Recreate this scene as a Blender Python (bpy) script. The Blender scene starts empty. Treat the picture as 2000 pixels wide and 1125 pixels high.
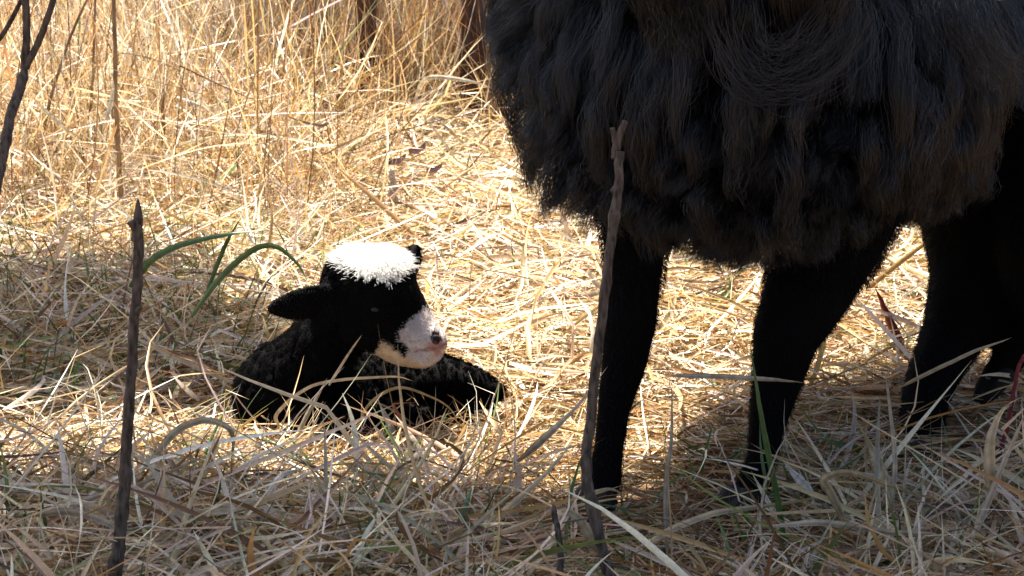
import bpy, bmesh, math, random
import numpy as np
from mathutils import Vector, kdtree

SEED = 7
rng = np.random.default_rng(SEED)
random.seed(SEED)
sc = bpy.context.scene
col = bpy.data.collections.new('paddock'); sc.collection.children.link(col)

# ------------------------------------------------------------------ camera, sky, sun, exposure
CAM_H, PITCH, FOV = 1.05, math.radians(14.0), math.radians(25.0)
cam = bpy.data.cameras.new('camera'); camo = bpy.data.objects.new('camera', cam); col.objects.link(camo)
camo.location = (0, 0, CAM_H); camo.rotation_euler = (math.pi/2 - PITCH, 0, 0)
cam.angle = FOV; cam.clip_start = 0.05; cam.clip_end = 500
cam.dof.use_dof = True; cam.dof.focus_distance = 3.25; cam.dof.aperture_fstop = 20.0
sc.camera = camo
F = 1000/math.tan(FOV/2); CP, SP = math.cos(PITCH), math.sin(PITCH)

SUN_EL, SUN_AZ = math.radians(65.0), math.radians(-30.0)
SUN = Vector((math.sin(SUN_AZ)*math.cos(SUN_EL), math.cos(SUN_AZ)*math.cos(SUN_EL), math.sin(SUN_EL)))
world = bpy.data.worlds.new('World'); sc.world = world; world.use_nodes = True
wn = world.node_tree; wn.nodes.clear()
sky = wn.nodes.new('ShaderNodeTexSky'); sky.sky_type = 'NISHITA'; sky.sun_disc = False
sky.sun_elevation = SUN_EL; sky.sun_rotation = SUN_AZ; sky.dust_density = 4.0; sky.air_density = 0.8
bg = wn.nodes.new('ShaderNodeBackground'); bg.inputs[1].default_value = 0.055
wo = wn.nodes.new('ShaderNodeOutputWorld')
wn.links.new(sky.outputs[0], bg.inputs[0]); wn.links.new(bg.outputs[0], wo.inputs[0])
sl = bpy.data.lights.new('sun', 'SUN'); sl.energy = 5.0; sl.angle = math.radians(0.53); sl.color = (1.0, 0.945, 0.85)
so = bpy.data.objects.new('sun', sl); col.objects.link(so); so.location = SUN*30
so.rotation_euler = SUN.to_track_quat('Z', 'Y').to_euler()
sc.view_settings.view_transform = 'Standard'; sc.view_settings.look = 'None'
sc.view_settings.exposure = 2.4; sc.view_settings.gamma = 1.0
sc.view_settings.use_curve_mapping = False
sc.render.engine = 'CYCLES'
sc.cycles.max_bounces = 7; sc.cycles.diffuse_bounces = 4; sc.cycles.transparent_max_bounces = 4
sc.cycles.use_denoising = True
sc.render.film_transparent = False
try: sc.cycles_curves.shape = 'RIBBONS'
except Exception: pass

# ------------------------------------------------------------------ helpers
def at(px, py, Y):
    """world point seen at photo pixel (px, py) at world depth Y"""
    u = (px-1000)/F; v = -(py-562.5)/F
    d = np.array((u, CP + v*SP, -SP + v*CP)); t = Y/d[1]
    return np.array((0, 0, CAM_H)) + d*t
def ground_depth(py):
    a = PITCH + math.atan((py-562.5)/F)
    return CAM_H/math.tan(a)
def project(p):
    q = p - np.array((0, 0, CAM_H)); f = q[..., 1]*CP - q[..., 2]*SP; up = q[..., 1]*SP + q[..., 2]*CP
    return np.stack((1000 + F*q[..., 0]/f, 562.5 - F*up/f), -1)

def tag(o, label=None, cat=None, group=None, kind=None):
    if label: o['label'] = label
    if cat: o['category'] = cat
    if group: o['group'] = group
    if kind: o['kind'] = kind
    return o
def link(name, data, parent=None, mat=None):
    o = bpy.data.objects.new(name, data); col.objects.link(o)
    if mat: data.materials.append(mat)
    if parent: o.parent = parent
    return o
def mesh_np(name, v, f, cols=None, smooth=True):
    """v (N,3); f (M,4) or (M,3) index array; cols (N,3) per-vertex colour"""
    me = bpy.data.meshes.new(name); f = np.asarray(f, np.int32); n = f.shape[1]
    me.vertices.add(len(v)); me.vertices.foreach_set('co', np.asarray(v, np.float32).ravel())
    me.loops.add(f.size); me.loops.foreach_set('vertex_index', f.ravel())
    me.polygons.add(len(f)); me.polygons.foreach_set('loop_start', np.arange(0, f.size, n, dtype=np.int32))
    me.polygons.foreach_set('use_smooth', np.full(len(f), smooth))
    if cols is not None:
        a = me.attributes.new('tint', 'FLOAT_COLOR', 'POINT')
        a.data.foreach_set('color', np.concatenate((cols, np.ones((len(v), 1))), 1).astype(np.float32).ravel())
    me.update(calc_edges=True); me.validate()
    return me
def unit(a): return a/np.maximum(np.linalg.norm(a, axis=-1, keepdims=True), 1e-9)

# ------------------------------------------------------------------ materials
def new_mat(name):
    m = bpy.data.materials.new(name); m.use_nodes = True; nt = m.node_tree; nt.nodes.clear()
    out = nt.nodes.new('ShaderNodeOutputMaterial'); b = nt.nodes.new('ShaderNodeBsdfPrincipled')
    nt.links.new(b.outputs[0], out.inputs[0]); return m, nt, b, out
def node(nt, t, **kw):
    n = nt.nodes.new(t)
    for k, v in kw.items(): setattr(n, k, v)
    return n
def straw_material(name, translucency=0.35, rough=0.4):
    m, nt, b, out = new_mat(name)
    at_ = node(nt, 'ShaderNodeAttribute', attribute_name='tint')
    geo = node(nt, 'ShaderNodeNewGeometry')
    no = node(nt, 'ShaderNodeTexNoise'); no.inputs['Scale'].default_value = 160; no.inputs['Detail'].default_value = 3
    nt.links.new(geo.outputs['Position'], no.inputs['Vector'])
    mr = node(nt, 'ShaderNodeMapRange'); mr.inputs[3].default_value = 0.62; mr.inputs[4].default_value = 1.35
    nt.links.new(no.outputs['Fac'], mr.inputs[0])
    mx = node(nt, 'ShaderNodeVectorMath', operation='SCALE')
    nt.links.new(at_.outputs['Color'], mx.inputs[0]); nt.links.new(mr.outputs[0], mx.inputs['Scale'])
    nt.links.new(mx.outputs[0], b.inputs['Base Color']); b.inputs['Roughness'].default_value = rough
    b.inputs['Specular IOR Level'].default_value = 0.6
    tr = node(nt, 'ShaderNodeBsdfTranslucent'); nt.links.new(mx.outputs[0], tr.inputs['Color'])
    mix = node(nt, 'ShaderNodeMixShader'); mix.inputs[0].default_value = translucency
    nt.links.new(b.outputs[0], mix.inputs[1]); nt.links.new(tr.outputs[0], mix.inputs[2]); nt.links.new(mix.outputs[0], out.inputs[0])
    return m
def fur_material(name, rough=0.45, spec=0.5):
    m, nt, b, out = new_mat(name)
    a = node(nt, 'ShaderNodeAttribute', attribute_name='tint')
    nt.links.new(a.outputs['Color'], b.inputs['Base Color'])
    b.inputs['Roughness'].default_value = rough; b.inputs['Specular IOR Level'].default_value = spec
    return m
def skin_material(name, rough=0.7, scale=300):
    m, nt, b, out = new_mat(name)
    a = node(nt, 'ShaderNodeAttribute', attribute_name='tint'); nt.links.new(a.outputs['Color'], b.inputs['Base Color'])
    b.inputs['Roughness'].default_value = rough; b.inputs['Specular IOR Level'].default_value = 0.02
    no = node(nt, 'ShaderNodeTexNoise'); no.inputs['Scale'].default_value = scale
    bu = node(nt, 'ShaderNodeBump'); bu.inputs['Strength'].default_value = 0.3; bu.inputs['Distance'].default_value = 0.002
    nt.links.new(no.outputs['Fac'], bu.inputs['Height']); nt.links.new(bu.outputs[0], b.inputs['Normal'])
    return m
def noise_material(name, c1, c2, scale, rough=0.85, bump=0.4, stretch=(1, 1, 1), detail=6):
    m, nt, b, out = new_mat(name)
    geo = node(nt, 'ShaderNodeTexCoord'); mp = node(nt, 'ShaderNodeMapping'); mp.inputs['Scale'].default_value = stretch
    nt.links.new(geo.outputs['Object'], mp.inputs['Vector'])
    no = node(nt, 'ShaderNodeTexNoise'); no.inputs['Scale'].default_value = scale; no.inputs['Detail'].default_value = detail
    nt.links.new(mp.outputs[0], no.inputs['Vector'])
    cr = node(nt, 'ShaderNodeValToRGB'); cr.color_ramp.elements[0].color = (*c1, 1); cr.color_ramp.elements[1].color = (*c2, 1)
    cr.color_ramp.elements[0].position = 0.33; cr.color_ramp.elements[1].position = 0.68
    nt.links.new(no.outputs['Fac'], cr.inputs[0]); nt.links.new(cr.outputs[0], b.inputs['Base Color'])
    b.inputs['Roughness'].default_value = rough; b.inputs['Specular IOR Level'].default_value = 0.3
    bu = node(nt, 'ShaderNodeBump'); bu.inputs['Strength'].default_value = bump; bu.inputs['Distance'].default_value = 0.004
    nt.links.new(no.outputs['Fac'], bu.inputs['Height']); nt.links.new(bu.outputs[0], b.inputs['Normal'])
    return m

STRAW = straw_material('dry_straw', 0.38)
GREEN = straw_material('green_blade', 0.3, 0.4)
LEAF = straw_material('tree_leaf', 0.3, 0.45)
FUR = fur_material('wool_fibre', 0.34, 0.55)
DARK_FUR = fur_material('leg_hair_fibre', 0.6, 0.12)
LAMB_FUR = fur_material('lamb_wool_fibre', 0.6, 0.0)
WHITE_WOOL = straw_material('white_wool_fibre', 0.32, 0.8)
SKIN = skin_material('short_hair_skin')
BARK = noise_material('twig_bark', (0.022, 0.017, 0.013), (0.125, 0.098, 0.075), 190, 0.8, 1.0, (1, 1, 0.3))
DRYSTALK = noise_material('dry_weed_stalk', (0.13, 0.075, 0.04), (0.36, 0.25, 0.14), 60, 0.7, 0.5, (1, 1, 0.2))
TRUNK = noise_material('trunk_bark', (0.03, 0.016, 0.011), (0.13, 0.062, 0.04), 26, 0.9, 1.0, (1, 1, 0.2))
SOIL = noise_material('straw_soil', (0.035, 0.02, 0.01), (0.17, 0.10, 0.045), 34, 0.95, 0.9, (1, 1, 1), 10)
HORN = noise_material('hoof_horn', (0.004, 0.0035, 0.0035), (0.012, 0.010, 0.009), 60, 0.8, 0.3)
EYE = noise_material('dark_eye', (0.006, 0.004, 0.003), (0.012, 0.008, 0.005), 40, 0.4, 0.0)

PAL = np.array([(0.55, 0.43, 0.27), (0.48, 0.33, 0.165), (0.34, 0.195, 0.07), (0.19, 0.097, 0.04), (0.46, 0.40, 0.305),
                (0.70, 0.62, 0.49), (0.42, 0.28, 0.12), (0.11, 0.07, 0.04), (0.15, 0.19, 0.06)])
def palette(n, w, jitter=0.16):
    w = np.array(w, float); w /= w.sum()
    c = PAL[rng.choice(len(PAL), n, p=w)]
    return np.clip(c*(1 + rng.normal(0, jitter, (n, 1)))*(1 + rng.normal(0, 0.05, (n, 3))), 0.01, 0.8)

# ------------------------------------------------------------------ the ground
def ground_z(x, y):
    return 0.018*np.sin(2.3*x+0.7)*np.cos(1.7*y) + 0.008*np.sin(6.1*x+2)*np.sin(5.3*y+1)
def build_ground():
    xs = np.unique(np.concatenate((np.linspace(-60, -3, 20), np.linspace(-3, 3, 90), np.linspace(3, 60, 20))))
    ys = np.unique(np.concatenate((np.linspace(-40, 1, 16), np.linspace(1, 10, 120), np.linspace(10, 120, 30))))
    X, Yg = np.meshgrid(xs, ys); fade = np.exp(-np.maximum(0, np.hypot(X, Yg-4)-8)/6)
    v = np.stack((X, Yg, ground_z(X, Yg)*fade - 0.012), -1).reshape(-1, 3)
    nx = len(xs); i = np.arange((len(ys)-1)*nx).reshape(-1, nx)[:, :-1].ravel()
    me = mesh_np('ground', v, np.stack((i, i+1, i+nx+1, i+nx), 1))
    tag(link('ground', me, None, SOIL), 'dry straw covered paddock ground', 'ground', kind='structure')
build_ground()

# ------------------------------------------------------------------ the sheep: joints in metres
def chain(*pts):  # (px, py, Y, radius)
    return [(at(a, b, c), r) for a, b, c, r in pts]
def seg_dist(p, ch):
    """signed distance to a chain of tapered capsules"""
    best = np.full(len(p), 9.0)
    for (a, ra), (b, rb) in zip(ch[:-1], ch[1:]):
        ab = b-a; t = np.clip(((p-a)@ab)/(ab@ab), 0, 1)
        best = np.minimum(best, np.linalg.norm(p-(a+t[:, None]*ab), axis=1) - (ra+(rb-ra)*t))
    return best
def ell_dist(p, c, r):
    q = (p-np.array(c))/np.array(r); l = np.linalg.norm(q, axis=1)
    return (l-1)*min(r)

EWE_LEGS = [
    chain((1262, 300, 3.02, .085), (1246, 400, 3.0, .056), (1240, 480, 2.98, .043), (1238, 560, 2.97, .037), (1231, 622, 2.965, .0385), (1221, 700, 2.965, .033), (1199, 800, 2.965, .0240), (1188, 880, 2.96, .0225), (1181, 940, 2.95, .0255), (1162, 990, 2.93, .025)),
    chain((1640, 330, 3.08, .11), (1620, 440, 3.06, .085), (1588, 545, 3.04, .064), (1561, 602, 3.01, .056), (1536, 650, 2.99, .0475), (1519, 740, 2.98, .036), (1497, 830, 2.97, .027), (1489, 900, 2.96, .0225), (1468, 958, 2.95, .026), (1446, 998, 2.93, .025)),
    chain((1990, 250, 3.50, .17), (1968, 400, 3.45, .14), (1922, 530, 3.40, .083), (1868, 640, 3.36, .052), (1833, 710, 3.31, .042), (1808, 770, 3.27, .037), (1800, 840, 3.22, .035), (1793, 890, 3.18, .033), (1778, 912, 3.14, .026)),
    chain((2150, 300, 3.34, .16), (2090, 480, 3.28, .11), (2040, 600, 3.36, .062), (2008, 655, 3.36, .034), (1975, 695, 3.34, .027), (1952, 728, 3.33, .024)),
]
ewe_neck = [(np.array((.31, 3.00, .70)), .16), (np.array((.27, 2.86, .84)), .12), (np.array((.22, 2.76, .96)), .095), (np.array((.20, 2.72, 1.02)), .078)]
ewe_face = [(np.array((.20, 2.72, 1.02)), .078), (np.array((.175, 2.66, 1.0)), .066), (np.array((.14, 2.58, .955)), .048), (np.array((.125, 2.545, .93)), .038)]
EWE_BODY = [((.322, 3.06, .585), (.248, .25, .205)), ((.46, 3.28, .60), (.27, .30, .225)), ((.66, 3.48, .60), (.24, .26, .215)), ((.66, 3.40, .42), (.12, .12, .12)), (tuple(at(1272, 348, 3.02)), (.070, .07, .052)), (tuple(at(1215, 40, 3.06)), (.103, .13, .15))]

LAMB_PARTS = dict(
    body=chain((548, 770, 3.33, .071), (640, 785, 3.38, .082), (760, 785, 3.40, .080), (850, 785, 3.37, .066), (905, 788, 3.35, .047)),
    haunch=chain((850, 765, 3.36, .060), (890, 752, 3.33, .038), (936, 754, 3.31, .024), (966, 766, 3.30, .017)),
    neck=chain((560, 750, 3.32, .068), (606, 715, 3.31, .060), (640, 660, 3.30, .051), (690, 590, 3.29, .054)),
    skull=chain((698, 546, 3.29, .050), (744, 552, 3.27, .0535), (758, 590, 3.25, .048)),
    face=chain((742, 575, 3.27, .056), (785, 622, 3.25, .042), (818, 653, 3.235, .031), (847, 668, 3.225, .0205)),
    jaw=chain((735, 630, 3.265, .045), (785, 678, 3.245, .027), (826, 692, 3.23, .021), (846, 687, 3.225, .016)),
    cheek=chain((705, 620, 3.27, .045), (690, 600, 3.29, .05)),
    foreleg=chain((560, 800, 3.28, .035), (640, 825, 3.24, .024), (730, 820, 3.23, .02), (650, 838, 3.215, .016)),
    foreleg2=chain((700, 800, 3.30, .03), (790, 812, 3.27, .021), (860, 822, 3.26, .018), (905, 826, 3.26, .014)),
)

def blobs(bm, ch, steps=0.35):
    for (a, ra), (b, rb) in zip(ch[:-1], ch[1:]):
        n = max(2, int(np.linalg.norm(b-a)/(steps*min(ra, rb)))+1)
        for t in np.linspace(0, 1, n):
            p = a+(b-a)*t
            s = bmesh.ops.create_icosphere(bm, subdivisions=2, radius=ra+(rb-ra)*t)
            bmesh.ops.translate(bm, verts=s['verts'], vec=Vector(p))
def ellipsoid(bm, c, r, rot=None, sub=3):
    s = bmesh.ops.create_icosphere(bm, subdivisions=sub, radius=1)
    for v in s['verts']:
        p = Vector((v.co.x*r[0], v.co.y*r[1], v.co.z*r[2]))
        if rot is not None: p = rot @ p
        v.co = p + Vector(c)
def remeshed(bm, voxel, smooth, name):
    me = bpy.data.meshes.new('raw'); bm.to_mesh(me); bm.free()
    o = bpy.data.objects.new('raw', me); col.objects.link(o)
    m = o.modifiers.new('r', 'REMESH'); m.mode = 'VOXEL'; m.voxel_size = voxel; m.use_smooth_shade = True
    s = o.modifiers.new('s', 'SMOOTH'); s.iterations = smooth; s.factor = 0.5
    dg = bpy.context.evaluated_depsgraph_get()
    res = bpy.data.meshes.new_from_object(o.evaluated_get(dg)); res.name = name
    bpy.data.objects.remove(o); bpy.data.meshes.remove(me)
    return res
def mesh_arrays(me):
    n = len(me.vertices); v = np.empty(n*3, np.float32); me.vertices.foreach_get('co', v); v = v.reshape(-1, 3)
    me.calc_loop_triangles(); t = np.empty(len(me.loop_triangles)*3, np.int32); me.loop_triangles.foreach_get('vertices', t)
    vn = np.empty(n*3, np.float32); me.vertices.foreach_get('normal', vn)
    return v.astype(float), t.reshape(-1, 3), vn.reshape(-1, 3).astype(float)
def paint(me, fn):
    v, t, vn = mesh_arrays(me); c = fn(v)
    a = me.attributes.new('tint', 'FLOAT_COLOR', 'POINT')
    a.data.foreach_set('color', np.concatenate((c, np.ones((len(v), 1))), 1).astype(np.float32).ravel())
    me.polygons.foreach_set('use_smooth', np.full(len(me.polygons), True))
def scatter(me, n, weight=None):
    v, t, vn = mesh_arrays(me); a, b, c = v[t[:, 0]], v[t[:, 1]], v[t[:, 2]]
    ar = np.linalg.norm(np.cross(b-a, c-a), axis=1)
    if weight is not None: ar = ar*weight((a+b+c)/3)
    i = rng.choice(len(t), n, p=ar/ar.sum()); u = rng.random((n, 2)); s = np.sqrt(u[:, 0:1]); w = u[:, 1:2]
    bc = np.concatenate((1-s, s*(1-w), s*w), 1)
    p = bc[:, 0:1]*a[i]+bc[:, 1:2]*b[i]+bc[:, 2:3]*c[i]
    nn = unit(bc[:, 0:1]*vn[t[i, 0]]+bc[:, 1:2]*vn[t[i, 1]]+bc[:, 2:3]*vn[t[i, 2]])
    return p, nn
def curves(name, P, rad, tint, parent, mat=None, kind=None):
    N, K, _ = P.shape
    cu = bpy.data.hair_curves.new(name); cu.add_curves([K]*N)
    cu.attributes['position'].data.foreach_set('vector', P.astype(np.float32).ravel())
    r = cu.attributes.get('radius') or cu.attributes.new('radius', 'FLOAT', 'POINT')
    r.data.foreach_set('value', np.broadcast_to(rad, (N, K)).astype(np.float32).ravel())
    a = cu.attributes.new('tint', 'FLOAT_COLOR', 'CURVE')
    a.data.foreach_set('color', np.concatenate((tint, np.ones((N, 1))), 1).astype(np.float32).ravel())
    o = link(name, cu, parent, mat or FUR)
    if kind: o['kind'] = kind
    return o
def nearest(guides, pts):
    kd = kdtree.KDTree(len(guides))
    for i, g in enumerate(guides): kd.insert(g, i)
    kd.balance()
    return np.array([kd.find(p)[1] for p in pts])
def grow(r, n, comb, L, K, lift, droop, noise=0.0):
    """paths that leave along the normal and lie over into the comb direction"""
    s = np.linspace(0, 1, K)[None, :, None]
    d = n[:, None, :]*(lift*(1-s)**droop + 0.12) + comb[:, None, :]*(0.15 + s**0.7)
    if noise: d = d + rng.normal(0, noise, d.shape)
    d = unit(d); step = (L/(K-1))[:, None, None]
    P = np.concatenate((np.zeros((len(r), 1, 3)), np.cumsum(d[:, :-1]*step, 1)), 1) + r[:, None, :]
    return P
def fur(name, parent, r, n, L, comb, K=7, lift=1.0, droop=1.0, guides=1500, clump=0.75, wave=0.012, freq=2.0,
        frizz=0.004, rad=0.00035, tint=None, mat=None, lock_tint=None, fine=0):
    N = len(r); gi = rng.choice(N, min(guides, N), replace=False)
    near = nearest(r[gi], r)
    gc = unit(comb[gi] + rng.normal(0, 0.28, (len(gi), 3)))
    GP = grow(r[gi], n[gi], gc, L[gi]*rng.uniform(.8, 1.2, len(gi)), K, lift, droop)
    s = np.linspace(0, 1, K)
    side = unit(np.cross(gc, n[gi]) + 1e-4); ph = rng.uniform(0, 6.28, len(gi)); fq = freq*rng.uniform(.6, 1.4, len(gi))
    amp = wave*rng.uniform(.3, 1.3, len(gi))
    GP = GP + side[:, None, :]*(amp[:, None]*s[None]*np.sin(ph[:, None]+6.28*fq[:, None]*s[None]))[..., None] \
            + n[gi][:, None, :]*(0.6*amp[:, None]*s[None]*np.cos(ph[:, None]+6.28*fq[:, None]*s[None]))[..., None]
    P = grow(r, n, comb, L, K, lift, droop, noise=0.10)
    k = (clump*rng.uniform(.55, 1.1, N)[:, None]*s[None]**0.6).clip(0, .97)[..., None]
    off = (r - r[gi][near])[:, None, :]*(0.35*(1-s[None, :, None]))
    P = P*(1-k) + (GP[near]+off)*k
    if fine:
        g2 = rng.choice(N, min(fine, N), replace=False); n2 = nearest(r[g2], r)
        k2 = (.85*rng.uniform(.4, 1.1, N)[:, None]*s[None]**.8).clip(0, .95)[..., None]
        P = P*(1-k2) + (P[g2][n2]+(r-r[g2][n2])[:, None, :]*.3)*k2
    fz = rng.normal(0, 1, (N, 1, 3))*0.6 + rng.normal(0, 1, (N, K, 3))*0.5
    P = P + fz*(frizz*s[None, :, None]**1.2)
    radius = rad*(1-0.75*s**2)
    if lock_tint is not None: tint = tint*lock_tint(len(gi))[near]
    return curves(name, P, radius[None], tint, parent, mat)

def leg_field(p): return np.min([seg_dist(p, c) for c in EWE_LEGS], axis=0)
def body_field(p):
    return np.minimum(np.min([ell_dist(p, c, r) for c, r in EWE_BODY[:3]+EWE_BODY[4:]], axis=0), seg_dist(p, ewe_neck))

def build_ewe():
    bm = bmesh.new()
    for c, r in EWE_BODY: ellipsoid(bm, c, r)
    for c in EWE_LEGS: blobs(bm, c)
    blobs(bm, ewe_neck); blobs(bm, ewe_face)
    # ears: leaf-shaped, out sideways from the poll
    from mathutils import Matrix
    for sgn in (-1, 1):
        ellipsoid(bm, (.205+sgn*.115, 2.735, 1.035), (.062, .012, .026), Matrix.Rotation(sgn*0.35, 3, 'Y'))
    me = remeshed(bm, 0.009, 6, 'sheep')
    base = np.array((.42, 3.12, 0.0))
    paint(me, lambda v: np.tile((0.004, 0.0036, 0.0036), (len(v), 1)))
    root = link('sheep', me, None, SKIN)
    tag(root, 'black woolly ewe standing over the straw beside the lamb', 'sheep')
    # fleece: long drooping locks on chest, barrel, neck and rump
    def wool_w(p):
        m = (body_field(p) < leg_field(p)+0.012) & (seg_dist(p, ewe_face) > 0.02)
        m = m & ((p[:, 0] < .53) | (p[:, 2] > .43+(p[:, 0]-.56)*2.3))
        hind = np.clip((p[:, 0]-0.62)/0.06, 0, 1)
        seen = np.where(p[:, 1] < 3.55, 1.0, 0.35)*np.where(p[:, 2] > 0.78, 0.5, 1.0)
        return m*seen*(1-0.5*hind) + 1e-9
    N = 120000
    r, n = scatter(me, N, wool_w)
    L = rng.uniform(.060, .128, N)*np.where(n[:, 2] < -0.3, 0.62, 1.0)
    cx = np.array((.42, 3.12, .5))
    out = unit((r-cx)*np.array((1, 1, 0)))
    comb = unit(np.array((0, 0, -1.0)) + out*0.55 + rng.normal(0, .16, (N, 3)))
    tint = np.array((.0060, .0070, .0090))*np.exp(rng.normal(-.15, .65, (N, 1)))*(1+rng.normal(0, .06, (N, 3)))
    def lt(k):
        b = np.exp(rng.normal(-.1, .6, (k, 1))); brown = (rng.random((k, 1)) < .09)  # lighter locks stand in for highlights on the wool
        return b*np.where(brown, np.array((2.2, 1.75, 1.3)), np.ones(3))
    fur('fleece', root, r, n, L, comb, K=10, lift=.8, droop=1.3, guides=620, clump=.62, wave=.017, freq=1.0, frizz=.0044, fine=4600,
        rad=.00032, tint=tint, lock_tint=lt)
    # hanging curved locks across the chest (base of the neck)
    hang = []
    def lock(pts, n, spread, w=1.0):
        pts = np.array([at(a, b, c) for a, b, c in pts]); m = len(pts); K = 12
        tt = np.linspace(0, m-1, K); i = np.minimum(tt.astype(int), m-2); f = (tt-i)[:, None]
        # Catmull-Rom through the points
        pp = np.vstack((2*pts[0]-pts[1], pts, 2*pts[-1]-pts[-2]))
        p0, p1, p2, p3 = pp[i], pp[i+1], pp[i+2], pp[i+3]
        path = 0.5*(2*p1+(p2-p0)*f+(2*p0-5*p1+4*p2-p3)*f**2+(3*p1-p0-3*p2+p3)*f**3)
        s = np.linspace(0, 1, K)[None, :, None]
        env = (1-0.75*s**2)
        off = rng.normal(0, spread, (n, 1, 3))*env + np.cumsum(rng.normal(0, .0034, (n, K, 3)), 1)
        # each hair runs along its own stretch of the lock
        u0 = rng.uniform(0, .35, n); u1 = rng.uniform(.65, 1, n); q = (u0[:, None]+(u1-u0)[:, None]*np.linspace(0, 1, K)[None])*(K-1)
        qi = np.minimum(q.astype(int), K-2); qf = (q-qi)[..., None]; path = path[qi]*(1-qf)+path[qi+1]*qf
        hang.append((path+off, rng.uniform(.7, 1.5, (n, 1))*w))
    Yc = 2.73
    for o in (0, 46, 104):
        lock([(1380+o*.9, -60, Yc), (1392+o*.8, 60-o*.35, Yc-.01), (1440+o*.5, 168-o*.75, Yc-.02), (1535, 188-o*.95, Yc-.02), (1640-o*.6, 130-o*.75, Yc-.01), (1700-o*.7, 30-o*.5, Yc), (1712-o*.6, -60, Yc)], 48, .0055, random.uniform(.9, 1.5))
    for a, b in ((1325, 1345), (1350, 1360), (1300, 1330)):
        lock([(a, -50, Yc+.04), (a+6, 30, Yc+.02), (b, 110, Yc+.03)], 170, .010, 1.5)
    lock([(1365, 100, Yc+.06), (1350, 150, Yc+.05), (1298, 190, Yc+.05), (1290, 240, Yc+.07), (1320, 280, Yc+.08)], 150, .007, 1.1)
    lock([(1460, 190, Yc+.06), (1462, 260, Yc+.06), (1490, 340, Yc+.08), (1500, 390, Yc+.1)], 130, .006, 1.0)
    for k in range(9):
        a = 1760+k*22
        lock([(a-30, -40, Yc+.12), (a, 60, Yc+.1), (a+28+k*3, 150, Yc+.12), (a+22+k*4, 230+random.uniform(-30, 60), Yc+.14)], 42, .0065, .85)
    # long wavy locks draped over the fleece, each following the body outline downwards
    seeds, sn = scatter(me, 330, lambda p: wool_w(p)*(p[:, 1] < 3.35)*(p[:, 2] > .47)*(p[:, 0] < .58))
    K = 12
    for r0, n0 in zip(seeds, sn):
        Lk = random.uniform(.10, .20)*(1 if r0[2] > .56 else .7); d = unit((n0*.7+np.array((0, 0, -.5))+rng.normal(0, .2, 3))[None])[0]
        p = r0+n0*.035; path = [p]; side = unit(np.cross(n0, (0, 0, 1))[None])[0]; ph = random.uniform(0, 6.28); am = random.uniform(.15, .5)
        out0 = unit(((r0-cx)*np.array((1, 1, 0)))[None])[0]
        for k in range(K-1):
            d = unit((d*.6+np.array((0, 0, -.5))+out0*.34+side*am*math.sin(ph+k*.95))[None])[0]
            p = p+d*Lk/(K-1); f = body_field(p[None])[0]
            if f < .055: p = p+unit((p-cx)[None])[0]*(.055-f)*.8
            if f > .068: p = p-unit((p-cx)[None])[0]*(f-.068)*.9
            path.append(p)
        n_h = random.randint(50, 95); path = np.array(path)[None]; env = 1-.6*np.linspace(0, 1, K)[None, :, None]**1.5
        off = rng.normal(0, random.uniform(.004, .009), (n_h, 1, 3))*env + np.cumsum(rng.normal(0, .0016, (n_h, K, 3)), 1)
        u1 = rng.uniform(.55, 1, n_h); q = u1[:, None]*np.linspace(0, 1, K)[None]*(K-1); qi = np.minimum(q.astype(int), K-2); qf = (q-qi)[..., None]
        pp = path[0][qi]*(1-qf)+path[0][qi+1]*qf
        b = math.exp(random.gauss(-.25, .5))*.75*(1.3 if r0[2] > .58 else .6)  # upper locks tinted lighter, lower ones darker, to follow the light
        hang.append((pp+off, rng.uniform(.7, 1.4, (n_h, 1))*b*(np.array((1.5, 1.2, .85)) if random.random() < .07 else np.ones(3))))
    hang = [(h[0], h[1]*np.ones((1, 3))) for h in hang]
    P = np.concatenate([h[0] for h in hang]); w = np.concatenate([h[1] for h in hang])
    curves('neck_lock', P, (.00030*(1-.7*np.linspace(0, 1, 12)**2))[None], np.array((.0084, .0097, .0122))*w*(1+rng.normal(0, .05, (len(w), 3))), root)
    # short hair on legs, thighs and face
    def hair_w(p): return ((leg_field(p) < body_field(p)+0.01) | (seg_dist(p, ewe_face) < .02))*1.0*(p[:, 2] > .03) + 1e-9
    N = 70000
    r, n = scatter(me, N, hair_w)
    L = np.where(r[:, 2] > .30, rng.uniform(.009, .016, N), rng.uniform(.003, .0065, N))
    comb = unit(np.array((0, 0, -1.0)) + rng.normal(0, .15, (N, 3)))
    fur('leg_hair', root, r, n, L, comb, K=4, lift=.35, droop=1, guides=2500, clump=.2, wave=.001, frizz=.0007, rad=.00028,
        tint=np.array((.0042, .004, .0042))*rng.uniform(.5, 1.5, (N, 1))*np.ones((N, 3)), mat=DARK_FUR)
    # hooves: cloven, two toes each
    for c in EWE_LEGS:
        p = c[-1][0]; q = c[-2][0]; lifted = c is EWE_LEGS[3]
        d = unit((p-q)[None])[0]; fwd = np.array((-.62, -.78, 0)) if not lifted else d
        sd = unit(np.cross(fwd, (0, 0, 1))[None])[0]
        bm = bmesh.new()
        for sg in (-1, 1):
            if lifted:
                blobs(bm, [(p+sd*sg*.011, .017), (p+d*.03+sd*sg*.010, .014), (p+d*.052+sd*sg*.008, .007)])
            else:
                zc = max(p[2]-.012, .02)
                a = np.array((p[0], p[1], zc))+sd*sg*.012
                blobs(bm, [(a+np.array((0, 0, .006)), .0215), (a+fwd*.032-np.array((0, 0, .006)), .0165), (a+fwd*.052-np.array((0, 0, .012)), .009)])
        h = link('hoof', remeshed(bm, .004, 3, 'hoof'), root, HORN)
        h.data.polygons.foreach_set('use_smooth', np.full(len(h.data.polygons), True))
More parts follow.
